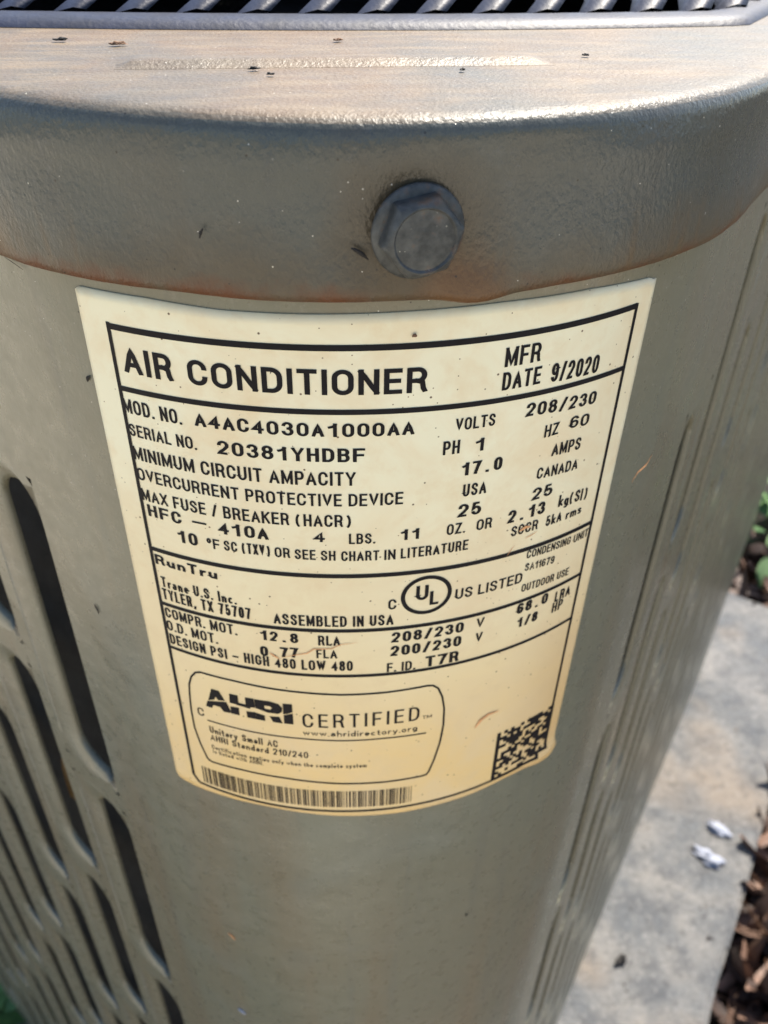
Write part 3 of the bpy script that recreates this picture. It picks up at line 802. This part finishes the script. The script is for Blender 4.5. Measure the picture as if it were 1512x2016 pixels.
def set_text(ink, text, sty, u0, v0, u1, v1, h):
    if sty in 'cws': h *= 1.06
    tx, ty, gap, spw, mono = STY[sty]; tx *= h; ty *= h
    L = u1 - u0
    pos = []
    if mono:
        n = len(text)
        wi = L / (n - .20) * .80 if n > 1 else L
        pitch = (L - wi) / (n - 1) if n > 1 else 0
        for i, ch in enumerate(text):
            w = wi - tx; x = u0 + i * pitch
            gw = G[ch][0]
            if ch in '.I': pos.append((ch, x + wi / 2 - tx / 2, 0.0))
            elif ch == '1': pos.append((ch, x + w * (.12 if n > 1 else 0), w * (.62 if n > 1 else 1)))
            elif ch == '/': pos.append((ch, x + w * .1, w * .8))
            else: pos.append((ch, x, w))
    else:
        fixed = 0; flex = 0
        for i, ch in enumerate(text):
            if ch == ' ': fixed += spw * h * 1.3; flex += spw * .9; continue
            fixed += tx; flex += G[ch][0]
            if i < len(text) - 1 and text[i + 1] != ' ': fixed += gap * h * .62; flex += gap * .55
        k = max((L - fixed) / max(flex, .01), .05 * h) if flex > 0 else 0
        x = u0
        for i, ch in enumerate(text):
            if ch == ' ': x += spw * h * 1.3 + spw * .9 * k; continue
            pos.append((ch, x, G[ch][0] * k)); x += G[ch][0] * k + tx
            if i < len(text) - 1 and text[i + 1] != ' ': x += gap * h * .62 + gap * .55 * k
    for ch, x, w in pos:
        f = (x - u0) / L if L else 0; vb = v0 + (v1 - v0) * f
        inner = h - ty
        for pts, closed in G[ch][1]:
            pp = []
            for (a, b) in pts:
                pp.append((x + tx / 2 + a * w, vb - ty / 2 - b * inner))
            asc = ch not in ',gpy()/-'
            if ch == '.': pp = [(x + tx / 2, vb - ty * .42), (x + tx / 2, vb - ty * .58)]
            cl = (vb - h, vb) if asc else None
            if len(pp) > 3 and abs(pp[0][0] - pp[-1][0]) < 1e-6 and abs(pp[0][1] - pp[-1][1]) < 1e-6: ink.stroke(pp[:-1], tx, ty, True, clamp=cl)
            else: ink.stroke(pp, tx, ty, bool(closed), ch not in 'CGS2356890acegs()°', clamp=cl)
for (text, sty, u0, v0, u1, v1, h) in TXT:
    vm = (v0 + v1) / 2
    if abs(v0 - v1) < .006: v0 = v1 = vm
    k = Ink(); set_text(k, text, sty, u0, v0, u1, v1, h); k.build('lettering', M['ink'], label)
def hl(i, u): a, b, c = HLN[i]; return a * u * u + b * u + c
def vl(i, v): a, b = VLN[i]; return a * v + b
def line(pts, tx, ty, name='printed_line', closed=False, cap=False):
    k = Ink(); k.stroke(pts, tx, ty, closed, cap, seg=.02); k.build(name, M['ink'], label)
uL, uR = VLN[0][1], VLN[1][1]
for i, th in zip(range(6), (.0125, .0115, .0115, .0105, .0095, .0085)):
    a = vl(0, HLN[i][2]) ; b = vl(1, HLN[i][2])
    if i == 5: a += .016; b = .30
    line([(a + (b - a) * q / 40, hl(i, a + (b - a) * q / 40)) for q in range(41)], th, th)
line([(vl(0, v), v) for v in [-.004 + 1.385 * q / 40 for q in range(41)]] + [(vl(0, 1.4) + .016, hl(5, vl(0, 1.4) + .016))], .0088, .0088)
line([(vl(1, v), v) for v in [-.006 + 1.37 * q / 40 for q in range(41)]], .0088, .0088)
line(BOX, .0052, .0060, 'certification_frame', True)
line(RULE, .0035, .0042)
k = Ink()
for n_, L in LOGO.items():
    k.poly([L, LHOLE] if n_ == 'R1' else L)
k.build('certification_logo', M['ink'], label)
cu, cv = .0417, .620
k = Ink(); k.stroke([(cu + .0548 * math.cos(2 * math.pi * i / 48), cv + .0535 * math.sin(2 * math.pi * i / 48)) for i in range(48)], .0098, .0098, True)
k.build('listing_mark_ring', M['ink'], label)
# barcode
rb_ = random.Random(11); k = Ink(); u = -.5645
first = True
while u < .035:
    w = rb_.choice((.0016, .0016, .0032, .0032, .0048)); v0, v1 = 1.326 - .006 * (u + .56), 1.401 - .0 * u
    if u + w > .036: break
    vv0 = 1.3255 + .012 * (u + .5645); vv1 = 1.3985 + .014 * (u + .5645)
    k.poly([(u, vv0), (u + w, vv0), (u + w, vv1), (u, vv1)]); u += w + rb_.choice((.0018, .0018, .0034, .0050))
k.build('barcode', M['ink'], label)
# block of small printed cells in the corner (no readable pattern)
k = Ink(); n = 18; u0, u1, v0, v1 = .2822, .4868, 1.206, 1.424
cw, ch_ = (u1 - u0) / n, (v1 - v0) / n
for i in range(n):
    for j in range(n):
        on = i == 0 or j == n - 1 or i == n - 1 or rb_.random() < .56
        if not on: continue
        a, b = u0 + i * cw, v0 + j * ch_
        if (a + cw - .4515) * .7 + (b + ch_ - 1.40) * 1.0 > .026: continue
        k.poly([(a - .0003, b - .0003), (a + cw + .0003, b - .0003), (a + cw + .0003, b + ch_ + .0003), (a - .0003, b + ch_ + .0003)])
k.build('cell_code', M['ink'], label)
# rusty scratches on the film
for pts, w in ((SC1, .011), (SC2, .0035), (SC3a, .003), (SC3b, .002), ([(.255, .485), (.272, .478), (.285, .481)], .010), ([(-.325, .800), (-.31, .811), (-.302, .818)], .006)):
    k = Ink(); k.stroke(pts, w, w * .8, False, False, e=.0022, seg=.006, taper=True); k.build('rusty_scratch', M['rust'], label)
k = Ink(); k.stroke(SC4, .008, .008, False, False, e=-.0025, seg=.008, taper=True); part('rusty_scratch', mesh('rusty_scratch', k.V, k.F), M['rust'])

LEFT_WEED = (-3.42, 2.02, -9.80)
RIGHT_WEED = (9.3, 8.9, -9.8)
BITS = [
 ('seed', 'long black seed stuck to the cover just left of the hex bolt', 'seed', -.113, .1927, .054, -.62, .034, .0075, 'black', 1),
 ('seed', 'small black seed clinging to the cover skirt far left of the bolt', 'seed', -.3579, .2161, .054, 1.15, .018, .0050, 'black', 2),
 ('seed', 'tiny black seed on the cover skirt well right of the bolt', 'seed', .351, .2279, .054, 1.4, .013, .0060, 'black', 3),
 ('insect', 'small dead insect on the upper rim of the cover above the label', 'insect', -.2937, .3845, .041, .3, .020, .0080, 'black', 4),
 ('pine_hair', 'thin dark hair hanging under the left end of the cover skirt', 'hair', -.8343, .0675, .004, -.2, .060, .0018, 'black', 5),
 ('dirt_speck', 'round dark speck above the middle of the label heading', 'dirt speck', -.0123, .0215, .0065, 0, .009, .0080, 'brownbit', 6),
 ('dirt_speck', 'dark speck on grey paint just left of the label heading', 'dirt speck', -.6800, -.1379, .003, 1.0, .016, .0090, 'black', 7),
 ('husk', 'slim brown husk on the paint between left slots and label', 'husk', -.9244 + .07, -.8679, .003, -1.1, .030, .0060, 'black', 8),
 ('husk', 'pale curved husk stuck low on the corner below the label', 'husk', -.5676, -2.2902, .003, -.9, .040, .0100, 'rust', 9),
 ('dropping', 'small white dropping low on the rounded corner near the frame bottom', 'dropping', -.5842, -2.8946, .003, -.6, .040, .0160, 'white', 10),
 ('dirt_speck', 'tiny dark dot on the rounded corner below the cell code', 'dirt speck', .2682, -2.1693, .003, 1.2, .012, .0080, 'black', 11),
]
FLATS = [
 ('bark_crumb', 'dark crumb on the cover top beside the left end of the rib', 'bark crumb', -.5107, -.3997, .404, .3, .030, .012, 'brownbit', 21),
 ('bark_crumb', 'dark crumb at the far left of the cover top', 'bark crumb', -.6271, -.3432, .404, .1, .024, .010, 'black', 22),
 ('bark_crumb', 'black crumb in front of the middle of the rib', 'bark crumb', -.2546, -.6828, .404, .2, .017, .008, 'black', 23),
 ('bark_crumb', 'smaller black crumb just right of another in front of the rib', 'bark crumb', -.2284, -.7364, .404, -.3, .012, .007, 'black', 24),
 ('bark_crumb', 'brown crumb behind the middle of the rib', 'bark crumb', -.0626, -.3729, .404, .5, .018, .010, 'brownbit', 25),
 ('bark_crumb', 'black crumb in front of the right half of the rib', 'bark crumb', .1202, -.7196, .404, .9, .011, .008, 'black', 26),
 ('bark_crumb', 'dark crumb on the cover top right of the rib', 'bark crumb', .4078, -.5854, .404, 0, .014, .008, 'black', 27),
 ('bark_crumb', 'reddish brown lump on the fan guard at the back left', 'bark crumb', -.480, .18, .440, .2, .055, .045, 'brownbit', 28, .05),
 ('bark_crumb', 'black lump on the fan guard behind the middle of the cover', 'bark crumb', .1214, .236, .440, .2, .040, .025, 'black', 29, .02),
 ('dropping', 'upper of two white droppings on the sunlit concrete pad', 'dropping', 5.2061, 3.1014, -9.185, 2.2, .26, .14, 'white', 31, .09),
 ('dropping', 'lower and larger of two white droppings on the sunlit concrete pad', 'dropping', 4.898, 2.7332, -9.185, 2.3, .36, .17, 'white', 32, .10),
 ('pebble', 'small dark pebble on the pad near the cabinet foot', 'pebble', 3.3143, 1.7158, -9.17, .4, .13, .09, 'black', 33, .07),
]
# ------------------------------------------------------------------ pad and ground
def slab():
    nR = Vector((math.sin(HR), -math.cos(HR))); tR = Vector((math.cos(HR), math.sin(HR)))
    nL = Vector((-math.sin(HL), -math.cos(HL))); tL = Vector((-math.cos(HL), math.sin(HL)))
    oR, oL, EL = 2.405, 1.13, 10.46
    # front corner = intersection of the two edge lines
    A = Matrix(((nR.x, nR.y), (nL.x, nL.y))); fc = A.inverted() @ Vector((oR, oL))
    e1 = nR * oR + tR * EL; e2 = nL * oL + tL * EL
    bk = Vector((0, 15.5))
    base = [fc, e1, bk, e2]
    bm = bmesh.new()
    H = .95
    pts = []
    for i in range(4):
        a, b = base[i], base[(i + 1) % 4]
        m = 60
        for q in range(m): p = a + (b - a) * q / m; pts.append(p + Vector((noise.noise(Vector((p.x * 1.2, p.y * 1.2, 0))), noise.noise(Vector((p.x * 1.2, p.y * 1.2, 5)))) ) * .035)
    vt = [bm.verts.new(Vector((p.x, p.y, ZB)) * S) for p in pts]
    f = bm.faces.new(vt)
    r = bmesh.ops.extrude_face_region(bm, geom=[f])
    for v in [g for g in r['geom'] if isinstance(g, bmesh.types.BMVert)]: v.co.z -= H * S
    bmesh.ops.recalc_face_normals(bm, faces=bm.faces)
    edges = [e for e in bm.edges if abs(e.verts[0].co.z - ZB * S) < 1e-6 and abs(e.verts[1].co.z - ZB * S) < 1e-6]
    bmesh.ops.bevel(bm, geom=edges, offset=.05 * S, segments=3, affect='EDGES')
    me = bpy.data.meshes.new('concrete_pad'); bm.to_mesh(me); bm.free(); return me
ZP = ZB
pad = link('concrete_pad', slab(), M['concrete'])
for v in pad.data.vertices: v.co.z -= ZB * S
pad.location.z = ZB * S - .0006
tag(pad, 'mottled grey concrete pad under the air conditioner, lit by the sun', 'concrete pad')
ZG = (ZB - .62)
bm = bmesh.new()
rr = [0, .3, .6, .9, 1.2, 1.6, 2.2, 3, 5, 9, 20, 60, 200]
rings = []
for r in rr[1:]:
    rings.append([bm.verts.new((r * math.cos(2 * math.pi * i / 72), .3 + r * math.sin(2 * math.pi * i / 72), ZG * S + (.006 * noise.noise(Vector((r * 9 * math.cos(i), r * 9 * math.sin(i), 0))) if r < 4 else 0))) for i in range(72)])
c = bm.verts.new((0, .3, ZG * S))
for i in range(72):
    bm.faces.new((c, rings[0][i], rings[0][(i + 1) % 72]))
    for a, b in zip(rings, rings[1:]): bm.faces.new((a[i], b[i], b[(i + 1) % 72], a[(i + 1) % 72]))
me = bpy.data.meshes.new('ground'); bm.to_mesh(me); bm.free()
g = link('ground', me, M['soil']); g['kind'] = 'structure'

def leaf_geo(V, F, T, pos, rot, L, W, curl, tint, zs=1):
    b0 = len(V); n = 6
    for i in range(n + 1):
        f = i / n; w = W * math.sin(math.pi * min(.97, f + .03)) ** .8 * (1 - .25 * f)
        for sx in (-1, 0, 1):
            x = (f - .5) * L; y = sx * w; z = curl * (abs(sx) * .5 * w * 2 + 2.2 * (f - .5) ** 2 * L) - .02 * L * (sx == 0)
            V.append(tuple(pos + rot @ Vector((x, y, z)))); T.append(tint)
    for i in range(n):
        for j in range(2): a = b0 + i * 3 + j; F.append((a, a + 3, a + 4, a + 1))
def tinted(name, V, F, T, mat):
    me = bpy.data.meshes.new(name); me.from_pydata(V, [], F); me.update()
    at = me.attributes.new('tint', 'FLOAT', 'POINT'); at.data.foreach_set('value', T)
    me.materials.append(mat); me.polygons.foreach_set('use_smooth', [True] * len(me.polygons)); return me
from mathutils import Euler
nR = Vector((math.sin(HR), -math.cos(HR), 0)); tR = Vector((math.cos(HR), math.sin(HR), 0))
nL = Vector((-math.sin(HL), -math.cos(HL), 0)); tL = Vector((-math.cos(HL), math.sin(HL), 0))
rl = random.Random(5)
V, F, T = [], [], []
for i in range(5200):
    if i % 5: e = rl.uniform(-4, 16); o = 2.45 + abs(rl.gauss(0, 1)) * 2.6; p = nR * o + tR * e
    else: e = rl.uniform(-2, 14); o = 1.2 + abs(rl.gauss(0, 1)) * 1.5; p = nL * o + tL * e
    if i % 9 == 0: p = tR * (10.7 + abs(rl.gauss(0, 1.6))) + nR * rl.uniform(-2, 7)
    p = Vector((p.x, p.y, ZG + rl.uniform(.03, .50))) * S
    leaf_geo(V, F, T, p, Euler((rl.gauss(0, .7), rl.gauss(0, .6), rl.uniform(0, 6.3))).to_matrix(), rl.uniform(.25, 1.1) * S, rl.uniform(.07, .24) * S, rl.uniform(-.7, .9), rl.random() ** 1.6)
o = link('leaf_litter', tinted('leaf_litter', V, F, T, M['dead'])); o['kind'] = 'stuff'; o['label'] = 'dry brown leaf litter covering the soil beside the concrete pad'
# twigs in the litter
V, F = [], []
for i in range(500):
    e = rl.uniform(-3, 14); of = 2.5 + abs(rl.gauss(0, 1)) * 2.2; p = nR * of + tR * e
    p = Vector((p.x, p.y, ZG + rl.uniform(.15, .5))) * S
    d = Vector((rl.gauss(0, 1), rl.gauss(0, 1), rl.gauss(0, .15))).normalized() * rl.uniform(.3, 1.3) * S; w = d.cross(Vector((0, 0, 1))).normalized() * rl.uniform(.012, .04) * S; h = Vector((0, 0, w.length * 1.5))
    b0 = len(V); V += [p - d / 2 - w, p - d / 2 + w, p - d / 2 + h, p + d / 2 - w * .5, p + d / 2 + w * .5, p + d / 2 + h * .5]
    F += [(b0, b0 + 1, b0 + 4, b0 + 3), (b0 + 1, b0 + 2, b0 + 5, b0 + 4), (b0 + 2, b0, b0 + 3, b0 + 5)]
o = link('twig_litter', mesh('twig_litter', V, F), M['brownbit']); o['kind'] = 'stuff'; o['label'] = 'thin dry twigs scattered among the dead leaves'

def weed(loc, label, n, L, spread, seed, group=None, h=1.2):
    r = random.Random(seed)
    root = empty('weed_plant', loc); tag(root, label, 'weed plant', group)
    SV, SF = [], []
    for i in range(n):
        a = r.uniform(0, 6.3); tilt = r.uniform(.2, 1.1); hh = r.uniform(.35, 1) * h * S
        tip = Vector((math.cos(a) * math.sin(tilt), math.sin(a) * math.sin(tilt), math.cos(tilt) + .1)) * hh * 1.0; tip.x *= spread; tip.y *= spread
        w = Vector((-math.sin(a), math.cos(a), 0)) * .012 * S; b0 = len(SV)
        SV += [-w, w, tip + w * .5, tip - w * .5]; SF.append((b0, b0 + 1, b0 + 2, b0 + 3))
        LV, LF, LT = [], [], []
        leaf_geo(LV, LF, LT, Vector((0, 0, 0)), Matrix.Identity(3), r.uniform(.7, 1.2) * L * S, r.uniform(.2, .3) * L * S, r.uniform(-.4, .3), r.random())
        lo = link('leaf', tinted('leaf', LV, LF, LT, M['green']), None, root)
        lo.location = tip; lo.rotation_euler = (r.gauss(0, .5), r.gauss(0, .5), a)
    link('stem', mesh('stem', SV, SF), M['green'], root)
ZGS = ZG * S
def ray_ground(px, py, z):
    """place where the sight line through a photo pixel meets the height z (used only to find a plant's spot)"""
    d = FW * 1676.7 + RT * (px - 756) - UP * (py - 1008); t = (z * S - CP.z) / d.z; q = CP + d * t; return Vector((q.x, q.y, z * S))
weed(Vector(LEFT_WEED) * S, 'small leafy green weed at the foot of the left louvered wall', 60, .42, .9, 3)
weed(Vector(RIGHT_WEED) * S, 'bright green weed growing beyond the far end of the concrete pad', 60, .55, 1.5, 8, h=1.8)

# ------------------------------------------------------------------ loose bits lying on the cover and the pad
def bit_mesh(L, W, H, seed, n=10):
    r = random.Random(seed); V, F = [], []
    for i in range(n + 1):
        f = i / n; w = W * (math.sin(math.pi * (.06 + .88 * f)) ** .7) * r.uniform(.8, 1.15); bend = .25 * W * math.sin(f * 3)
        for a in range(6):
            an = a * math.pi / 3; V.append(((f - .5) * L, bend + w / 2 * math.cos(an), H / 2 * math.sin(an) * (w / W)))
    for i in range(n):
        for a in range(6): F.append((i * 6 + a, i * 6 + (a + 1) % 6, (i + 1) * 6 + (a + 1) % 6, (i + 1) * 6 + a))
    F.append(tuple(range(5, -1, -1))); F.append(tuple(n * 6 + a for a in range(6)))
    return mesh('bit', [Vector(v) * S for v in V], F)
def on_wall(u, z, off, rot):
    n = Vector((*prof(u)[1], 0)); t = Vector((-n.y, n.x, 0)); up = Vector((0, 0, 1)); c, s_ = math.cos(rot), math.sin(rot)
    ax = t * c + up * s_; ay = n.cross(ax); p = P(u, z, off)
    return Matrix(((ax.x, ay.x, n.x, p.x), (ax.y, ay.y, n.y, p.y), (ax.z, ay.z, n.z, p.z), (0, 0, 0, 1)))
def wallbit(name, label, cat, u, z, off, rot, L, W, mat, seed, H=None):
    me = bit_mesh(L, W, H or W * .6, seed); me.name = name
    o = link(name, me, M[mat], None, True); o.matrix_world = on_wall(u, z, off, rot); tag(o, label, cat)
for args in BITS: wallbit(*args)
def heap_mesh(L, W, H, seed):
    r = random.Random(seed); bm = bmesh.new()
    bmesh.ops.create_icosphere(bm, subdivisions=4, radius=1)
    for v in bm.verts:
        n = noise.noise(v.co * 1.6 + Vector((seed, 0, 0))) * .75 + noise.noise(v.co * 4 + Vector((0, seed, 0))) * .35
        v.co *= (1 + n); v.co = Vector((v.co.x * L / 2, v.co.y * W / 2, max(v.co.z, -.2) * H * .6)) * S
    me = bpy.data.meshes.new('heap'); bm.to_mesh(me); bm.free(); return me
def flatbit(name, label, cat, x, y, z, rot, L, W, mat, seed, H=None):
    me = heap_mesh(L, W, H or W * .6, seed); me.name = name
    o = link(name, me, M[mat], None, True); o.location = Vector((x, y, z)) * S; o.rotation_euler = (0, 0, rot); tag(o, label, cat)
for args in FLATS: flatbit(*args)
# an amber dead leaf caught behind one of the slots
LV, LF, LT = [], [], []
leaf_geo(LV, LF, LT, Vector((0, 0, 0)), Matrix.Identity(3), .34 * S, .07 * S, .12, .9)
lf = link('dead_leaf', tinted('dead_leaf', LV, LF, LT, leafmat('amber dead leaf', (.20, .10, .03), (.30, .17, .05))))
lf.matrix_world = on_wall(-1.62, -2.36, -.11, 1.45)
tag(lf, 'amber dead leaf caught inside a slot of the left louvered wall', 'dead leaf')

# ------------------------------------------------------------------ pale paving added out of view, bounces warm light onto label and walls
def bounce_yard():
    m, nt, b = new_mat('pale bounce paving'); k = NB(nt)
    c = k.mix(k.ramp(k.noise(3, 6, .6), .35, .65), (.50, .44, .34), (.60, .53, .41)); c = k.mix(k.ramp(k.noise(90, 5), .5, .7, 0, .3), c, (.36, .31, .24))
    k.l(c, b.inputs['Base Color']); b.inputs['Roughness'].default_value = .95
    k.l(k.bump(k.noise(120, 5), .5, .002), b.inputs['Normal'])
    V = [(-6, -4.5, 0), (3.4, -4.5, 0), (3.4, -.75, 0), (.28, -.46, 0), (-.30, -.40, 0), (-1.2, .8, 0), (-2.5, 3, 0), (-6, 3, 0)]
    z = ZG * S + .024
    V = [Vector((x, y, z)) for x, y, _ in V] + [Vector((x, y, z - .06)) for x, y, _ in V]
    n = 8
    o = link('bounce_paving', mesh('bounce_paving', V, [tuple(range(n))] + [(i, n + i, n + (i + 1) % n, (i + 1) % n) for i in range(n)]), m)
    o['kind'] = 'structure'; return o
bounce_yard()
